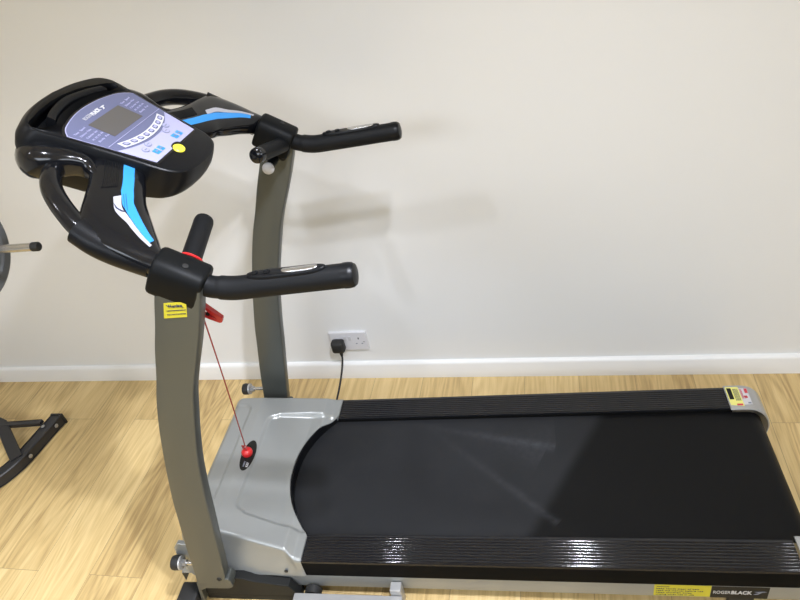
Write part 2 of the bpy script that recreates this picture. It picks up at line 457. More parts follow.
MB().prism([(-.078, .060), (-.066, .068), (-.078, .072), (-.056, .0745), (-.050, .072), (-.060, .070), (-.068, .060)], lambda x, z: Vector((x, yl - .0007, z)), lambda x, z: Vector((x, yl - .0012, z))).build('brand_emblem', M['greyink'], br_, ang=0)

# motor cover : height field with recesses, wrapped down the sides
def xend(y):
    a = abs(y)
    if a < .213: return -1.225 - .087 * (1 - (a / .213) ** 2.3)
    return -1.225 + .007 * sm((a - .213) / .01)
def ztop(x):
    return interp(x, [-1.56, -1.47, -1.264, -1.240, -1.2], [.246, .243, .198, .1755, .1705])
def hwid(x):
    return interp(x, [-1.60, -1.545, -1.47, -1.264, -1.238, -1.2], [.246, .252, .254, .284, .299, .3025])
def rrect(x, y, x0, x1, y0, y1, r, soft):
    """1 inside a rounded rectangle, 0 outside, soft edge"""
    cx, cy = (x0 + x1) / 2, (y0 + y1) / 2; hx, hy = (x1 - x0) / 2 - r, (y1 - y0) / 2 - r
    dx, dy = max(abs(x - cx) - hx, 0), max(abs(y - cy) - hy, 0)
    d = math.hypot(dx, dy) - r
    return sm(.5 - d / soft)
def cover():
    NX, ny = 110, 120
    top = []
    for j in range(ny + 1): top.append(-1 + 2 * j / ny)
    rows = []
    XF = -1.602
    for i in range(NX + 1):
        s = i / NX; row = []
        def P(t):  # t in -1..1 over the top
            hw0 = None
            y = t * .262; 
            for _ in range(4):
                x = XF + (xend(y) - XF) * s; y = t * (hwid(x) - .010)
            return x, y
        def zt(x, y):
            z = ztop(x)
            z -= .007 * rrect(x, y, -1.62, -1.503, -.165, .215, .022, .010) if x > -1.62 else 0
            # broad recess that runs into the belt opening
            yn = .5 - ((abs(y - 0.0) - interp(x, [-1.44, -1.3, -1.22], [.178, .205, .214])) / .014)
            edge = sm(yn); rx = sm(.5 + (x + 1.432) / .012)
            cor = math.hypot(max(0, -1.405 - x), max(0, abs(y) - .152)) 
            c2 = sm(.5 - (cor - .027) / .012) if (x < -1.405 and abs(y) > .152) else 1
            z -= min(edge, rx, c2) * interp(x, [-1.44, -1.35, -1.30, -1.24, -1.225], [.009, .014, .018, .009, .004])
            if x < -1.545:   # rounded nose
                q = min(1, (-1.545 - x) / .057); z = .07 + (z - .07) * math.sqrt(max(0, 1 - q * q))
            return z
        # near side wall
        def side(sg):
            x, y = P(sg); hw = hwid(x); z = zt(x, sg * (hw - .010)); out = []
            for a in (30, 60, 90):
                r = math.radians(a)
                out.append(Vector((x, sg * (hw - .010 + .010 * math.sin(r)), z - .010 + .010 * math.cos(r))))
            zb = .102; bw = max(.3025, hw)
            for k in range(1, 7):
                q = k / 6; out.append(Vector((x, sg * lerp(hw, bw, sm(q) * .3 + .7 * q), lerp(z - .010, min(zb, z - .011), q))))
            return out
        near = side(-1)[::-1]; far = side(1)
        mid = []
        for t in top:
            x, y = P(t); mid.append(Vector((x, y, zt(x, y))))
        rows.append(near + mid + far)
    n = len(rows[0]); V = [p for r in rows for p in r]; F = []
    for i in range(NX):
        for j in range(n - 1):
            F.append((i * n + j, (i + 1) * n + j, (i + 1) * n + j + 1, i * n + j + 1))
    # drop the rim of the belt opening and of the nose
    base = len(V)
    for j in range(n):
        p = rows[-1][j]; V.append(Vector((p.x, p.y, min(p.z - .001, .156))))
    for j in range(n - 1): F.append((NX * n + j, base + j, base + j + 1, NX * n + j + 1))
    # under flange so that the shell has a bottom
    return mesh('motor_cover', V, F, M['silver'], T, ang=50)
cov = cover()
# dark strip standing in for the shaded gap under the arched opening
rim = MB(); pts = [Vector((xend(-.211 + .422 * k / 40) + .0015, -.211 + .422 * k / 40, .0)) for k in range(41)]
rings = []
for k, p in enumerate(pts):
    zt_ = ztop(p.x) - interp(p.x, [-1.31, -1.24, -1.225], [.018, .009, .004])
    rings.append([p + Vector((0, 0, zt_ - .001)), p + Vector((.003, 0, zt_ - .0015)), p + Vector((.003, 0, .154)), p + Vector((0, 0, .154))])
rim.loft(rings).build('opening_shade_strip', M['satin'], cov)
# lower chassis under the cover
MB().box((-1.575, -.285, .05), (-1.23, .285, .112), .006).build('chassis_tray', M['darkframe'], T)
# cover screws
for (x, z) in ((-1.272, .123),):
    MB().lathe([(0, .005), (.003, .005), (.004, .0035)], (x, -.3005, z), (0, -1, 0), 14).build('screw', M['rubber'], cov)
# key decal: black oval with ring mark and letters
def ellipse(cx, cy, a, b, rot=0, n=36):
    return [(cx + a * math.cos(t) * math.cos(rot) - b * math.sin(t) * math.sin(rot), cy + a * math.cos(t) * math.sin(rot) + b * math.sin(t) * math.cos(rot)) for t in [2 * math.pi * k / n for k in range(n)]]
def on_cover(poly, dz=.0):
    return [Vector((x, y, ztop(x) + dz)) for x, y in poly]
ZK = .0008
def cover_decal(name, poly, mat, parent, lift=0, label=None):
    a = on_cover(poly, lift + .0003); b = on_cover(poly, lift + .0009)
    return MB().loft([a, b]).build(name, mat, parent, ang=0, label=label)
kd = cover_decal('key_decal', ellipse(-1.449, .008, .020, .058), M['labelblack'], cov, label='black oval safety key decal')
kd['label'] = 'black oval safety key decal'
def ctext(body, y, size, x, mat):
    text('decal_lettering', body, size, (x, y - .014, ztop(x) + .0012), (0, 1, 0), (-1, 0, .13), mat, kd, bold=.0004)
ctext('KEY', -.022, .010, -1.438, M['whiteink']); ctext('SAFETY', -.022, .006, -1.449, M['greyink'])

# uprights
def upright(sg):
    zs = [.125, .193, .282, .432, .505, .615, .706, .778, .852, .906, .985, 1.04, 1.09, 1.11]
    fx = [-1.524, -1.509, -1.491, -1.456, -1.439, -1.408, -1.380, -1.356, -1.328, -1.304, -1.272, -1.247, -1.226, -1.217]
    rx = [-1.436, -1.420, -1.400, -1.366, -1.350, -1.323, -1.295, -1.270, -1.243, -1.219, -1.180, -1.155, -1.134, -1.126]
    P = spline([(a, b, c) for a, b, c in zip(zs, fx, rx)], 3)
    ya, yb = .310, .345
    rings = []
    for z, f, r in P:
        sec = []
        for (x, y, cx, cy) in ((f, ya, 1, 1), (r, ya, -1, 1), (r, yb, -1, -1), (f, yb, 1, -1)):
            b = .0045
            order = [(0, cy * b), (cx * b * .3, cy * b * .3), (cx * b, 0)]
            if (x == r) == (y == ya): order = order[::-1]
            for dx, dy in order: sec.append(Vector((x + dx, sg * (y + dy), z)))
        rings.append(sec)
    mb = MB().loft(rings)
    return mb.build('upright', M['upright'], T, ang=50)
for sg in (-1, 1):
    u = upright(sg)
    # rounded pivot cover at the foot of the upright
    poly = [(-1.550, .02), (-1.5255, .128), (-1.436, .15), (-1.423, .148), (-1.418, .135), (-1.422, .108), (-1.436, .100), (-1.505, .098), (-1.526, .085), (-1.539, .02)]
    MB().prism(poly, lambda x, z: Vector((x, sg * .308, z)), lambda x, z: Vector((x, sg * .3445, z))).build('pivot_cover', M['upright'], T, ang=30, bevel=.002)
    MB().lathe([(0, .0075), (.0015, .0075), (.0025, .006), (.0025, .004), (.0005, .0035)], (-1.447, sg * .3450 if sg < 0 else .3098, .150), (0, -1, 0), 20).build('pivot_bolt', M['rubber'], u)
    # side bracket and screw knob in front of the upright
    bp = [(-1.566, .12), (-1.570, .20), (-1.562, .24), (-1.545, .262), (-1.50, .25), (-1.50, .09), (-1.55, .09)] if sg < 0 else [(-1.56, .10), (-1.56, .17), (-1.49, .17), (-1.49, .085)]
    MB().prism(bp, lambda x, z: Vector((x, sg * .296, z)), lambda x, z: Vector((x, sg * .309, z))).build('side_bracket', M['silver'], T, ang=30, bevel=.002)
    kx, kz, ky = (-1.536 if sg < 0 else -1.553), .205, sg * .331
    k = MB().lathe([(0, .0155), (.003, .0195), (.018, .0205), (.024, .019), (.027, .013)], (kx - .008, ky, kz), (-1, 0, 0), 24).build('adjuster_knob', M['rubber'], T)
    MB().lathe([(0, .019), (.004, .0195)], (kx - .006, ky, kz), (-1, 0, 0), 24).build('washer', M['silver_light'], k)
    MB().lathe([(0, .006), (.075, .006)], (kx - .006, ky, kz), (1, 0, 0), 14).build('bolt', M['chrome'], k)
    MB().lathe([(0, .010), (.012, .010)], (kx - .004, ky, kz), (1, 0, 0), 6).build('nut', M['steel'], k)
    if sg < 0: upn = u
    # lower frame plate, floor tube and feet
    pl = [(-1.545, .035), (-1.53, .12), (-1.40, .12), (-1.37, .105), (-1.27, .085), (-1.25, .035)]
    MB().prism(pl, lambda x, z: Vector((x, sg * .300, z)), lambda x, z: Vector((x, sg * .325, z))).build('base_plate', M['darkframe'], T, ang=30, bevel=.002)
    a, b = sorted((sg * .325, sg * .385))
    MB().box((-1.262, a, .004), (-.953, b, .054), .003).build('base_tube', M['silver_light'], T)
    a, b = sorted((sg * .300, sg * .365))
    MB().box((-1.615, a, 0), (-1.555, b, .052), .006).build('front_foot', M['rubber'], T)
    a, b = sorted((sg * .297, sg * .324))
    MB().box((-.985, a, .0), (-.955, b, .075), .002).build('frame_strut', M['silver_light'], T)
    a, b = sorted((sg * .283, sg * .322))
    MB().box((-1.545, a, .0), (-1.255, b, .036), .003).build('lower_rail', M['darkframe'], T)
    MB().lathe([(0, .010), (0, .024), (.022, .024), (.022, .010)], (-1.215, sg * .300, .032), (0, sg, 0), 24).build('transport_wheel', M['rubber'], T)
    MB().box((-.13, min(sg * .27, sg * .292), 0), (-.07, max(sg * .27, sg * .292), .040), .004).build('rear_foot', M['rubber'], T)
# near upright warning label
wl = MB().prism([(-1.2035, 1.094), (-1.159, 1.094), (-1.159 - .012, 1.060), (-1.2035 - .014, 1.060)], lambda x, z: Vector((x, -.3452, z)), lambda x, z: Vector((x, -.3458, z))).build('warning_label', M['yellow'], upn, ang=0, label='yellow warning sticker')
text('warning_title', 'Warning', .0095, (-1.199, -.3459, 1.0835), (1, 0, 0), (-.25, 0, 1), M['darkink'], wl, bold=.0003, width=.030)
for k in range(2):
    text('small_print', ['read all the instructions before use', 'stop at once if you feel faint'][k], .0042, (-1.2045 - k * .003, -.3459, 1.0755 - k * .0085), (1, 0, 0), (-.25, 0, 1), M['darkink'], wl, width=.038)

# ---- upper frame : console coordinates (u lateral, v up-slope, w normal)
TH = math.radians(33.3); CP = Vector((-1.264, 0, 1.248))
VD = Vector((-math.cos(TH), 0, math.sin(TH))); WD = Vector((math.sin(TH), 0, math.cos(TH)))
def cc(u, v, w):
    v = v - .0075 * math.tanh(u / .12) * (1 - sm((abs(u) - .2) / .09))   # the console sits a touch askew
    return CP + VD * v + WD * w + Vector((0, u, 0))
def sec_ellipse(c, a, b, ra, rb, n=24, e=2.4):
    out = []
    for i in range(n):
        t = 2 * math.pi * i / n; ct, st = math.cos(t), math.sin(t)
        out.append(c + a * (ra * math.copysign(abs(ct) ** (2 / e), ct)) + b * (rb * math.copysign(abs(st) ** (2 / e), st)))
    return out

for sg in (-1, 1):
    # clamp: rounded sleeve round the tube, sitting on the upright
    rings = []
    for v, k in ((-.097, .90), (-.100, .97), (-.105, 1), (-.184, 1), (-.188, .97), (-.191, .90)):
        c = cc(sg * .3105, v, -.055)
        sec = []
        for i in range(36):
            t = 2 * math.pi * i / 36; ct, st = math.cos(t), math.sin(t)
            e = 3.2 if st > 0 else 6
            uu = .0355 * math.copysign(abs(ct) ** (2 / e), ct); ww = .039 * math.copysign(abs(st) ** (2 / e), st)
            sec.append(c + Vector((0, uu * k, 0)) + WD * (ww * k))
        rings.append(sec)
    cl = MB().loft(rings).build('handlebar_clamp', M['matte'], T, ang=50)
    MB().lathe([(0, .0055), (.0015, .0055), (.002, .003)], cc(sg * .3075 - (0.012 if sg < 0 else -.006), -.150, -.0165), WD, 16).build('clamp_screw', M['rubber'], cl)
    # clamp foot lug
    c = cc(sg * .318, -.178, -.112)
    MB().lathe([(-.016, .006), (-.014, .010), (.014, .010), (.016, .006)], c + WD * .010, (0, 1, 0), 16).build('clamp_lug', M['satin'], cl)
    # rear grip
    ctr = spline([tuple(cc(sg * .3105, -.165, -.047)), tuple(cc(sg * .3105, -.195, -.0480)), (-1.105, sg * .309, 1.094), (-1.075, sg * .3075, 1.0895), (-1.03, sg * .3065, 1.091), (-.95, sg * .306, 1.0945), (-.868, sg * .306, 1.098)], 6)
    rr = [.0205 if k < 12 else .0222 for k in range(len(ctr))]
    g = MB().tube(ctr, rr, 28).build('handlebar_grip', M['grip'], T)
    ex = Vector((1, 0, .04)).normalized()
    MB().lathe([(-.004, .0230), (.004, .0232), (.011, .0222), (.016, .0190), (.018, .012), (.0182, .0001)], Vector((-.868, sg * .306, 1.098)), ex, 28).build('grip_end_cap', M['satin'], g)
    # pulse sensor on top of the grip
    def pad(x0, x1, wy, z0, h, name, mat, par, yo=0, n=40, e=3.5):
        rings = []
        for k, (q, dz) in enumerate(((1, -.006), (1, 0), (.94, h * .8), (.85, h))):
            ring = []
            for i in range(n):
                t = 2 * math.pi * i / n; ct, st = math.cos(t), math.sin(t)
                x = (x0 + x1) / 2 + (x1 - x0) / 2 * math.copysign(abs(ct) ** (2 / e), ct) * (1 - (1 - q) * .3)
                y = wy * math.copysign(abs(st) ** (2 / 2.4), st) * q
                cyl = math.sqrt(max(0, .0222 ** 2 - y * y)) - .0222
                ring.append(Vector((x, sg * .3062 + yo + y, z0 + .04 * (x + .98) + cyl * .6 + dz)))
            rings.append(ring)
        return MB().loft(rings).build(name, mat, par, ang=45)
    hs = pad(-1.050, -.900, .0125, 1.1155, .0045, 'pulse_sensor_housing', M['satin'], g)
    pad(-.983, -.915, .0078, 1.1193, .0016, 'sensor_plate', M['chrome'], hs)
    for kx in (-1.033, -1.010):
        MB().lathe([(0, .0065), (.002, .0065), (.0026, .005), (.001, .004)], Vector((kx, sg * .3062, 1.1193 + .04 * (kx + .98))), (0, 0, 1), 18).build('sensor_button', M['satin'], hs)
    # inward stalk with end cap
    a = Vector((-1.168 if sg < 0 else -1.150, sg * .290, 1.124 if sg < 0 else 1.106)); b = Vector((-1.180 if sg < 0 else -1.168, sg * .158, 1.146 if sg < 0 else 1.140)); d = (b - a).normalized()
    st = MB().tube([a, a.lerp(b, .5), b], .0190, 28).build('inner_grip', M['grip'], T)
    MB().lathe([(-.006, .0192), (.002, .0192), (.008, .0182), (.0115, .014), (.0125, .0001)], b, d, 28).build('grip_end_cap', M['gloss'] if sg > 0 else M['grip'], st)
    # ---- console arm fairing (plate from clamp to console) with outer tube
    st_ = [((.2835, -.097), (.334, -.101), .0245, -.046), ((.262, -.083), (.3345, -.062), .0240, -.045), ((.243, -.069), (.333, -.028), .0235, -.0435),
           ((.213, -.049), (.328, .008), .0225, -.042), ((.186, -.031), (.316, .042), .0215, -.040), ((.165, -.022), (.276, .057), .0205, -.038),
           ((.147, -.013), (.234, .068), .0195, -.037), ((.131, -.004), (.194, .080), .019, -.036), ((.112, .006), (.162, .094), .018, -.035), ((.09, .016), (.135, .106), .018, -.035), ((.06, .03), (.105, .115), .017, -.036)]
    flat = spline([(*a_, *b_, h_, w_) for a_, b_, h_, w_ in st_], 4)
    rings = []
    for iu, iv, ou, ov, h_, w_ in flat:
        c = cc(sg * (iu + ou) / 2, (iv + ov) / 2, w_); dvec = cc(sg * ou, ov, w_) - cc(sg * iu, iv, w_); ra = dvec.length / 2; dvec.normalize()
        rings.append(sec_ellipse(c, dvec, WD, ra, h_, 32, 2.0 + 1.3 * min(1, max(0, (ra - .027) / .04))))
    arm = MB().loft(rings).build('console_arm', M['gloss'], T, ang=60)
    if sg < 0: near_arm = arm
    def topw(f, iu, iv, ou, ov, h_, w_):
        ra = math.hypot(ou - iu, ov - iv) / 2; e = 2.0 + 1.3 * min(1, max(0, (ra - .027) / .04)); q = abs(2 * f - 1)
        return w_ + h_ * (max(0, 1 - q ** e)) ** (1 / e)
    def strip(name, k0, k1, fa, fb, mat, label, lift=.0007):
        rows = []
        for k in range(k0, k1 + 1):
            t = (k - k0) / (k1 - k0); row = []
            iu, iv, ou, ov, h_, w_ = flat[k]
            for q in range(9):
                f = lerp(fa(t), fb(t), q / 8)
                row.append(cc(sg * lerp(iu, ou, f), lerp(iv, ov, f), topw(f, iu, iv, ou, ov, h_, w_) + lift))
            rows.append(row)
        V = [p for r in rows for p in r]; F = []
        for i in range(len(rows) - 1):
            for j in range(8): F.append((i * 9 + j, i * 9 + j + 1, (i + 1) * 9 + j + 1, (i + 1) * 9 + j))
        V2 = [p - WD * .0012 for p in V]; nV = len(V); F += [tuple(i + nV for i in f[::-1]) for f in F]
        nr = len(rows)
        for i in range(nr - 1):
            F.append((i * 9, (i + 1) * 9, (i + 1) * 9 + nV, i * 9 + nV)); F.append((i * 9 + 8, (i + 1) * 9 + 8, (i + 1) * 9 + 8 + nV, i * 9 + 8 + nV))
        for j in range(8):
            F.append((j, j + 1, j + 1 + nV, j + nV)); k = (nr - 1) * 9; F.append((k + j, k + j + 1, k + j + 1 + nV, k + j + nV))
        return mesh(name, V + V2, F, mat, arm, ang=40, label=label)
    strip('blue_stripe', 4, 36, lambda t: interp(t, [0, .35, .6, 1], [.26, .20, .235, .22]), lambda t: interp(t, [0, .35, .6, 1], [.42, .355, .43, .42]), M['blue'], 'blue curved stripe')
    strip('pale_stripe', 3, 21, lambda t: interp(t, [0, .6, 1], [.43, .375, .41]), lambda t: interp(t, [0, .5, 1], [.52, .47, .53]), M['white'], 'pale grey tapering stripe')
    # ribbed inlay next to the stripe
    for r_ in range(9):
        f0 = .50 + r_ * .030
        strip('ribbed_inlay', 25, 37, lambda t, f0=f0: f0, lambda t, f0=f0: f0 + .016, M['satin'], None, lift=.0014) if r_ < 9 else None
    # outer tube: from the sheath up to the side of the console
    tb = spline([(sg * .308, .01, -.045), (sg * .301, .045, -.043), (sg * .270, .092, -.041), (sg * .234, .126, -.042), (sg * .195, .146, -.045), (sg * .160, .158, -.050), (sg * .13, .175, -.045)], 6)
    MB().tube([cc(*p) for p in tb], .0190, 24, up=WD).build('outer_tube', M['gloss'], T)
    # hooded socket of the tube along the console side
    hd = spline([(.118, .222, -.062), (.138, .205, -.052), (.152, .182, -.040), (.150, .152, -.030), (.143, .124, -.026), (.144, .104, -.028), (.156, .086, -.031), (.176, .066, -.033), (.200, .050, -.034)], 6)
    rings = []
    hp = [cc(sg * a_, b_, c_) for a_, b_, c_ in hd]
    for k, p in enumerate(hp):
        t = (hp[min(k + 1, len(hp) - 1)] - hp[max(k - 1, 0)]).normalized(); sd_ = t.cross(WD).normalized()
        rw = interp(k, [0, 10, 22, 34, 48], [.034, .034, .020, .011, .006]); rh = interp(k, [0, 10, 22, 34, 48], [.040, .040, .026, .018, .016])
        rings.append(sec_ellipse(p - WD * rh * .35, sd_, WD, rw, rh, 24, 2.3))
    MB().loft(rings).build('arm_collar', M['gloss'], T)
    # black sleeve underneath the arm where the tube enters
    sl = spline([(sg * .309, -.09, -.050), (sg * .311, -.03, -.052), (sg * .310, .01, -.050), (sg * .303, .046, -.046)], 6)
    MB().tube([cc(*p) for p in sl], .0265, 24, up=WD).build('arm_sleeve', M['satin'], T)
# printed swoosh on the near blue stripe
for (u0, v0, u1, v1, wd_) in ((-.199, .0115, -.240, -.008, .0015), (-.196, .0085, -.238, -.012, .0015)):
    MB().prism([(u0, v0), (u0 + wd_, v0), (u1 + wd_, v1), (u1, v1)], lambda a_, b_: cc(a_, b_, -.0172), lambda a_, b_: cc(a_, b_, -.0162)).build('stripe_print', M['darkink'], near_arm, ang=0)
MB().prism([(-.232, .016), (-.243, .008), (-.246, -.004), (-.242, -.012), (-.2405, -.011), (-.2435, -.004), (-.241, .006)], lambda a_, b_: cc(a_, b_, -.0172), lambda a_, b_: cc(a_, b_, -.0162)).build('stripe_emblem', M['darkink'], near_arm, ang=0)
# release knob under the far inner grip
kb = Vector((-1.192, .300, 1.068)); kd_ = Vector((0, -1, -.05)).normalized()
kn = MB().lathe([(0, .013), (.05, .013), (.052, .016)], kb, kd_, 24).build('release_knob', M['satin'], T)
MB().lathe([(0, .0150), (.006, .0155), (.012, .0135), (.016, .008), (.017, .0001)], kb + kd_ * .050, kd_, 24).build('knob_tip', M['whiteink'], kn, label='white rounded knob tip')

# ---- console body
half = [(0, -.064), (.030, -.062), (.058, -.057), (.080, -.046), (.094, -.026), (.101, .0), (.107, .030), (.114, .070), (.124, .120), (.134, .160), (.142, .195), (.143, .218), (.130, .238), (.100, .251), (.055, .261), (0, .265)]
hs_ = spline(half, 5)
outl = hs_ + [(-u, v) for u, v in hs_[::-1][1:-1]]
def body():
    c0 = .10
    def depth(v): return interp(v, [-.07, -.03, .03, .12, .20, .265], [.060, .074, .088, .112, .108, .085])
    def ring(su, dv_front, dv_rear, k, ins=0):
        out = []
        for u, v in outl:
            du = u * (1 + (su - 1) * sm((v + .02) / .16)) if su > 1 else u * su; vv = v
            if v > .1: vv += dv_front * (v - .1) / .164
            else: vv += dv_rear * (.1 - v) / .166
            L = math.hypot(u, v - .1) or 1
            out.append(cc(du - u / L * ins, vv - (v - .1) / L * ins, -depth(v) * k))
        return out
    rings = [ring(1, 0, 0, 0, .006), ring(1, 0, 0, .012, .0025), ring(1, 0, 0, .045, 0), ring(1.03, .008, -.002, .18), ring(1.06, .013, -.003, .36), ring(1.07, .012, -.003, .55),
             ring(1.05, .004, .000, .78), ring(1.02, -.006, .004, .93), ring(.985, -.010, .007, .985), ring(.95, -.014, .012, 1.0), ring(.5, -.06, .06, 1.0)]
    mb = MB().loft(rings, cap=False)
    # bottom cap
    n = len(outl); k = (len(rings) - 1) * n; mb.F.append([k + i for i in range(n)])
    # top annulus to tray opening and filled rest: built as a triangulated face with the tray hole
    return mb, rings[0]
bmB, topring = body()
# top face : polygon with a tray hole, triangulated by bmesh
trayo = [(-.139, .222), (-.126, .203), (-.100, .196), (-.070, .206), (-.035, .212), (0, .214), (.035, .212), (.070, .206), (.100, .193), (.122, .190), (.130, .200), (.122, .212), (.100, .222), (.055, .238), (0, .245), (-.055, .243), (-.100, .236), (-.130, .230)]
trayo = [(u, v) for u, v in spline(trayo + [trayo[0]], 3)[:-1]]
bm = bmesh.new()
a = [bm.verts.new(p) for p in topring]; b = [bm.verts.new(cc(u, v, 0)) for u, v in trayo]
ed = [bm.edges.new((a[i], a[(i + 1) % len(a)])) for i in range(len(a))] + [bm.edges.new((b[i], b[(i + 1) % len(b)])) for i in range(len(b))]
bmesh.ops.triangle_fill(bm, use_beauty=True, use_dissolve=False, edges=ed)
bm.verts.index_update()
bmB.add([v.co.copy() for v in bm.verts], [[v.index for v in f.verts] for f in bm.faces]); bm.free()
# tray walls and floor
bmB.loft([[cc(u, v, 0) for u, v in trayo], [cc(u * .985, lerp(v, .216, .04), -.003) for u, v in trayo], [cc(u * .97, lerp(v, .216, .10), -.030) for u, v in trayo]], cap=False)
tf = len(bmB.V); bmB.V += [cc(u * .97, lerp(v, .216, .10), -.030) for u, v in trayo]; bmB.F.append([tf + i for i in range(len(trayo))])
con = bmB.build('console', M['satin'], T, ang=35)
wm = con.modifiers.new('weld', 'WELD'); wm.merge_threshold = .0002
# reading rest bar lying in the tray
rb = [(-.088, .211, 0), (-.060, .221, 0), (0, .231, 0), (.060, .222, 0), (.098, .210, 0)]
rings = []
for k, (u, v, _) in enumerate(spline(rb, 6)):
    rings.append(sec_ellipse(cc(u, v, -.011), VD, WD, .0095, .012, 16, 4))
MB().loft(rings).build('tray_bar', M['satin'], con, ang=40)
# display panel sheets
def sheet(name, poly, w, mat, parent, th=.0007, label=None):
    return MB().loft([[cc(u, v, w) for u, v in poly], [cc(u, v, w + th) for u, v in poly]]).build(name, mat, parent, ang=0, label=label)
arc = [(.123, .157), (.108, .171), (.086, .181), (.045, .190), (0, .193), (-.045, .190), (-.086, .181), (-.108, .173), (-.124, .160)]
arc = spline(arc, 4)
panel = [(-.086, .001)] + [(.086, .001)] + arc
rimp = [(-.091, -.003), (.091, -.003)] + [(u * 1.035, v * 1.012 + .002) for u, v in arc]
sheet('panel_rim', rimp, -.0002, M['gloss'], con)
pn = sheet('display_panel', panel, .0006, M['panel_pale'], con, label='lilac printed display panel')
# darker slate area: upper part down to the curved button band
def side_u(v, s): return s * interp(v, [.001, .16], [.086, .1235])
band = [(-.1035, .073), (-.07, .058), (-.03, .048), (0, .046), (.03, .048), (.07, .060), (.1045, .078)]
band = spline(band, 4)
slate = [(u, v) for u, v in band] + [(.116, .130), (.119, .140), (-.119, .140), (-.116, .130)]
sheet('slate_field', [(side_u(band[0][1], -1), band[0][1])] + band[1:-1] + [(side_u(band[-1][1], 1), band[-1][1])] + [(u * .985, v * .992) for u, v in arc], .0013, M['panel_mid'], pn)
sheet('lcd_screen', [(-.062, .099), (.050, .099), (.050, .153), (-.062, .153)], .0021, M['lcd'], pn, label='dark grey liquid crystal screen')
# white button strip : an arc between radius lines
def arcv(u): return .060 + (u * u) * 2.3
us = [-.082 + .164 * k / 24 for k in range(25)]
stripp = [(u, arcv(u) - .0085) for u in us] + [(u, arcv(u) + .0085) for u in us[::-1]]
bs = sheet('button_strip', stripp, .0021, M['whiteink'], pn, label='curved white button strip')
for k in range(8):
    u = -.070 + .020 * k; v = arcv(u); sl_ = 4.6 * u
    P_ = []
    for q in range(12):
        t = 2 * math.pi * q / 12; e = 3; x = .0068 * math.copysign(abs(math.cos(t)) ** (2 / e), math.cos(t)); y = .0058 * math.copysign(abs(math.sin(t)) ** (2 / e), math.sin(t))
        P_.append((u + x, v + y + x * sl_))
    bt = sheet('preset_button', P_, .0028, M['panel_mid'] if True else 0, bs)
    sheet('button_print', [(u - .004, v - .003 - .004 * sl_), (u + .004, v - .003 + .004 * sl_), (u + .004, v + .003 + .004 * sl_), (u - .004, v + .003 - .004 * sl_)], .0036, M['panel_pale'], bs)
for (u, v) in ((-.068, .040), (-.045, .047), (.045, .047), (.066, .053), (-.062, .024), (.030, .038)):
    pass
for (u, v) in ((-.062, .036), (-.040, .042), (.034, .040), (.053, .050)):
    bt = sheet('round_button', ellipse(u, v, .0085, .0075, n=24), .0015, M['greyink'], pn)
    sheet('button_print', ellipse(u, v, .0070, .006, n=24), .0023, M['panel_pale'], bt)
    sheet('button_print', [(u - .004, v - .0012), (u + .004, v - .0012), (u + .004, v + .0012), (u - .004, v + .0012)], .0031, M['greyink'], bt)
for (u, v) in ((-.043, .018), (.038, .018)):
    bt = sheet('speed_button', [(u - .015, v - .007), (u + .015, v - .007), (u + .015, v + .007), (u - .015, v + .007)], .0015, M['blue'], pn, label='pale blue rocker button')
    sheet('button_print', [(u - .002, v - .0075), (u + .002, v - .0075), (u + .002, v + .0075), (u - .002, v + .0075)], .0024, M['panel_pale'], bt)
    for s_ in (-1, 1):
        sheet('button_print', [(u + s_ * .0085 - .004, v - .002), (u + s_ * .0085 + .004, v - .002), (u + s_ * .0085, v + .004)], .0024, M['greyink'], bt)
stp = MB().lathe([(-.002, .0125), (.002, .0125), (.0035, .011)], cc(-.007, -.008, 0), WD, 30).build('stop_button', M['yellowbtn'], con, label='round yellow button')
for v_ in stp.data.vertices: v_.co.y = -.007 + (v_.co.y + .007) * 1.1
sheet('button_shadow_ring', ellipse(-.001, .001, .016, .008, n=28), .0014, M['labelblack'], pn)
# brand lettering and print blocks
text('brand_lettering', 'ROGER', .012, cc(-.050, .1640, .0024), (0, 1, 0), VD, M['white'], pn, width=.026)
text('brand_lettering', 'BLACK', .012, cc(-.0225, .1640, .0024), (0, 1, 0), VD, M['whiteink'], pn, bold=.0006, width=.032)
MB().loft([[cc(u, v, w) for u, v in ((.013, .164), (.019, .169), (.013, .172), (.025, .173), (.029, .171), (.023, .170), (.019, .164))] for w in (.0021, .0028)]).build('brand_emblem', M['whiteink'], pn, ang=0)
for sgn in (-1, 1):
    for r_ in range(5):
        text('panel_print', ['Time   Speed', 'Distance  Pulse', 'Calories  km', 'P1  P2  P3  P4', 'Body  Fat'][r_], .0062, cc(-.112 + .003 * r_ if sgn < 0 else .060, .150 - .0105 * r_, .0022), (0, 1, 0), VD, M['panel_pale'], pn, width=.038)
sheet('lower_line', [(-.105, .0885), (.105, .0885), (.105, .0895), (-.105, .0895)], .0022, M['panel_pale'], pn)

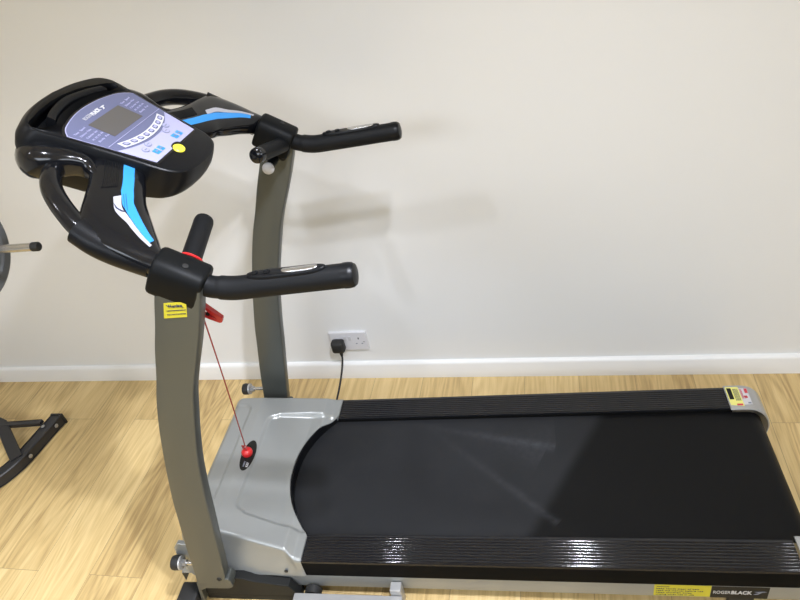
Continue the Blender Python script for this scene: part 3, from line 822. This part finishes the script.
# ---------------------------------------------------------------- safety key with clip
SK = thing('safety_key', 'red safety key on the motor cover, its long red cord running up to the handlebar', 'safety key', LW(-1.458, .030, .245), DL)
off = Vector((-1.458, .030, .245))
def sk(p): return Vector(p) - off
kz = ztop(-1.458) + .001
kk = MB().lathe([(0, .016), (.006, .0175), (.013, .0165), (.018, .012), (.0205, .004), (.0207, .0001)], sk((-1.452, .012, kz - .0)), (0.12, 0, 1), 28).build('magnet_knob', M['red'], SK)
a = Vector((-1.452, .014, kz + .018)); top = Vector((-1.185, -.270, 1.075))
cord = [a + Vector((-.004, 0, .004)), a + Vector((-.006, -.002, .02))] + [a.lerp(top, t) + Vector((0, 0, -.02 * math.sin(math.pi * t))) for t in (.05, .2, .4, .6, .8, .95)] + [top]
MB().tube([sk(p) for p in spline(cord, 6)], .0016, 8).build('cord', M['redcord'], SK)
MB().tube([sk(Vector((-1.452, .012, kz + .014)) + Vector((.006 * math.cos(t), .0035 * math.sin(2 * t), .013 + .007 * math.sin(t)))) for t in [2 * math.pi * k / 24 for k in range(25)]], .0018, 8).build('knot', M['redcord'], SK)
# loop round the inner grip
sa = Vector((-1.168, -.290, 1.124)); sb = Vector((-1.180, -.158, 1.146)); sd = (sb - sa).normalized(); c0 = sa + sd * .023
e1 = sd.cross(Vector((0, 0, 1))).normalized(); e2 = sd.cross(e1)
MB().tube([sk(c0 + (e1 * math.cos(t) + e2 * math.sin(t)) * .0212 + sd * .003 * math.sin(t * 2)) for t in [2 * math.pi * k / 36 for k in range(37)]], .0026, 8).build('cord_loop', M['red'], SK)
# clip hanging below the handlebar
cp0 = Vector((-1.160, -.285, 1.075)); 
hang = spline([tuple(c0 + Vector((.012, -.01, -.018))), (-1.158, -.283, 1.07), (-1.168, -.283, 1.048), (-1.170, -.283, 1.036)], 6)
MB().tube([sk(p) for p in hang], .0017, 8).build('cord', M['redcord'], SK)
def clip():
    # view-facing alligator clip in local x/z, pointing down and to the rear
    cx = Vector((-1.164, -.283, 1.036))
    d = Vector((.58, 0, -.81)).normalized(); nrm = Vector((.81, 0, .58))
    def leg(a, b, w0, w1, nm, mat):
        a = Vector(a); b = Vector(b); t = (b - a).normalized(); s_ = Vector((t.z, 0, -t.x))
        pts = [(a + s_ * w0), (a.lerp(b, .5) + s_ * max(w0, w1) * 1.1), (b + s_ * w1), (b + t * .004), (b - s_ * w1), (a - s_ * w0)]
        return MB().loft([[sk(p + Vector((0, -.005, 0))) for p in pts], [sk(p + Vector((0, .005, 0))) for p in pts]]).build(nm, mat, SK, ang=30, bevel=.001)
    leg((-1.172, -.283, 1.040), (-1.147, -.283, 1.004), .0032, .005, 'clip_jaw', M['red'])
    leg((-1.184, -.283, 1.020), (-1.150, -.283, .999), .003, .004, 'clip_jaw', M['red'])
    MB().lathe([(-.006, .004), (.006, .004)], sk((-1.168, -.283, 1.020)), (0, 1, 0), 16).build('clip_spring', M['darkframe'], SK)
clip()

# ---------------------------------------------------------------- wall socket and plug
sx, sz = -.8426, .1441
so = thing('wall_socket', 'white double wall socket above the skirting board behind the treadmill', 'socket', (sx + .073, WY, sz + .043))
def rr2(w, h, r, n=5):
    out = []
    for cx, cy, a0 in ((w - r, h - r, 0), (-w + r, h - r, 90), (-w + r, -h + r, 180), (w - r, -h + r, 270)):
        for k in range(n + 1):
            t = math.radians(a0 + 90 * k / n); out.append((cx + r * math.cos(t), cy + r * math.sin(t)))
    return out
MB().loft([[Vector((x, -y_, z)) for x, z in rr2(.073 - i, .043 - i, .004)] for y_, i in ((0, 0), (.0085, 0), (.0100, .0012), (.0104, .003))]).build('face_plate', M['socket'], so, ang=30)
for s_ in (-1, 1):
    sw = MB().box((s_ * .0085 - .0055, -.0135, .006), (s_ * .0085 + .0055, -.010, .027), .001).build('rocker_switch', M['whiteink'], so)
    cx = s_ * .041
    if s_ > 0:
        MB().box((cx - .0022, -.0107, .010), (cx + .0022, -.0102, .0185)).build('earth_hole', M['skirtdark'], so)
        for q in (-1, 1): MB().box((cx + q * .011 - .0032, -.0107, -.0125), (cx + q * .011 + .0032, -.0102, -.0085)).build('pin_hole', M['greyink'], so)
    MB().lathe([(0, .0035), (.0008, .003)], (s_ * .0602, -.0102, -.002), (0, -1, 0), 16).build('plate_screw', M['steel'], so)
pc = thing('power_cord', 'black mains plug in the left socket outlet with cord running down behind the treadmill', 'plug', (sx + .0345, WY - .012, sz + .036))
rings = [[Vector((x, -y_, z + .0)) for x, z in rr2(.0245 - i, .0250 - i, .008)] for y_, i in ((0, .003), (.004, .0005), (.022, 0), (.030, .002), (.034, .006))]
pb = MB().loft(rings).build('plug_body', M['rubber'], pc, ang=40)
MB().tube([(0.003, -.016, -.020), (.004, -.017, -.034), (.0045, -.019, -.046)], [.0085, .0070, .0048], 16).build('strain_relief', M['rubber'], pc)
# cord falls, then runs on the floor to the machine
cpath = spline([(.0045, -.018, -.040), (.004, -.024, -.062), (.000, -.050, -.095), (-.008, -.095, -.135), (-.018, -.15, -.168), (-.030, -.20, -.1752), (-.05, -.235, -.1752)], 8)
zf = -(sz + .036)
cpath = [(x, y, max(z, zf + .004)) for x, y, z in cpath]
MB().tube(cpath, .0036, 12).build('cord', M['rubber'], pc)

# ---------------------------------------------------------------- weight rack at the left edge
WR = thing('weight_rack', 'black steel weight rack foot and strut with a chrome peg, at the left edge', 'weight rack', LW(-2.62, .25, 0), 0)
wo = LW(-2.62, .25, 0)
def wr(x, y, z): return Vector((x, y, z)) - wo
def sqtube(pts, w, h, name, mat, parent, bev=.004):
    """rectangular tube along horizontal path; pts world xyz = centre"""
    rings = []
    for k, p in enumerate(pts):
        t = (Vector(pts[min(k + 1, len(pts) - 1)]) - Vector(pts[max(k - 1, 0)])).normalized()
        s_ = t.cross(Vector((0, 0, 1))).normalized(); up = s_.cross(t)
        sec = []
        for (a, b) in ((1, 1), (-1, 1), (-1, -1), (1, -1)):
            for q in ((1, .0), (.0, 1)) if a * b > 0 else ((.0, 1), (1, .0)):
                sec.append(Vector(p) - wo + s_ * (a * (w / 2 - bev * q[0])) + up * (b * (h / 2 - bev * q[1])))
        rings.append(sec)
    return MB().loft(rings).build(name, mat, parent, ang=40)
fp = spline([(-1.990, 1.492, .026), (-2.000, 1.42, .026), (-2.008, 1.34, .026), (-2.022, 1.26, .026), (-2.060, 1.185, .026), (-2.13, 1.13, .026), (-2.25, 1.10, .026)], 6)
ft = sqtube(fp, .050, .048, 'foot_tube', M['benchblack'], WR)
MB().box(tuple(wr(-2.017, 1.490, .001)), tuple(wr(-1.963, 1.500, .0505)), .002).build('tube_end_plug', M['rubber'], ft)
for (x, y) in ((-1.972, 1.452), (-1.985, 1.30)):
    MB().lathe([(0, .008), (.003, .0078), (.005, .005)], wr(x, y, .030), (1, -.05, 0), 16).build('bolt', M['steel'], ft)
MB().lathe([(0, .008), (.003, .0078), (.005, .005)], wr(-2.008, 1.43, .049), (0, 0, 1), 16).build('bolt', M['steel'], ft)
sqtube([(-2.02, 1.445, .056), (-2.3, 1.420, .056), (-2.75, 1.38, .056)], .024, .018, 'cross_brace', M['benchblack'], WR, .002)
sqtube([(-2.02, 1.275, .046), (-2.09, 1.335, .052), (-2.20, 1.43, .060), (-2.42, 1.50, .075)], .045, .012, 'side_strut', M['benchblack'], WR, .002)
sqtube([(-2.45, 1.45, .05), (-2.449, 1.45, .6), (-2.45, 1.45, 1.0)], .05, .05, 'post', M['benchblack'], WR)
MB().box(tuple(wr(-2.48, 1.06, .0)), tuple(wr(-2.43, 1.50, .048)), .004).build('foot_tube', M['benchblack'], WR)
peg = MB().tube([wr(-2.455, 1.100, 1.064), wr(-2.0, 1.100, 1.064), wr(-1.180, 1.100, 1.064)], .0100, 24).build('storage_peg', M['chrome'], WR, label='chrome peg with black tip')
MB().lathe([(-.012, .0112), (.003, .0112), (.006, .009), (.0065, .0001)], wr(-1.180, 1.100, 1.064), (1, 0, 0), 24).build('peg_cap', M['rubber'], peg)
WP = thing('weight_plate', 'grey round weight plate on the chrome peg, cut off by the left edge', 'weight plate', Vector((-1.395, 1.100, 1.064)), 0)
MB().lathe([(.0, .0112), (0, .03), (-.004, .035), (-.004, .115), (0, .120), (0, .138), (-.004, .144), (-.022, .144), (-.026, .138), (-.026, .0112)], (0, 0, 0), (1, 0, 0), 64).build('disc', M['iron'], WP, ang=30)

# ---------------------------------------------------------------- camera and world
yaw, pitch, roll = 0.2988, 0.6305, -0.2202
F_ = 641.70
cy, sy, cp, sp = math.cos(yaw), math.sin(yaw), math.cos(pitch), math.sin(pitch)
f = Vector((-sy * cp, cy * cp, -sp)); r = Vector((cy, sy, 0)); u = r.cross(f)
r2 = r * math.cos(roll) + u * math.sin(roll); u2 = -r * math.sin(roll) + u * math.cos(roll)
cam = bpy.data.cameras.new('camera'); co = bpy.data.objects.new('camera', cam); link(co)
cam.sensor_fit = 'HORIZONTAL'; cam.sensor_width = 36; cam.lens = 36 * F_ / 800; cam.clip_start = .02
Mx = Matrix((r2, u2, -f)).transposed().to_4x4(); Mx.translation = Vector((0, 0, 1.7028))
co.matrix_world = Mx
S.camera = co
w = bpy.data.worlds.new('world'); S.world = w; w.use_nodes = True
w.node_tree.nodes['Background'].inputs[0].default_value = (.9, .95, 1, 1); w.node_tree.nodes['Background'].inputs[1].default_value = .2
S.view_settings.view_transform = 'Standard'; S.view_settings.look = 'None'; S.view_settings.exposure = .05; S.view_settings.gamma = 1
try: S.view_settings.use_curve_mapping = False
except Exception: pass
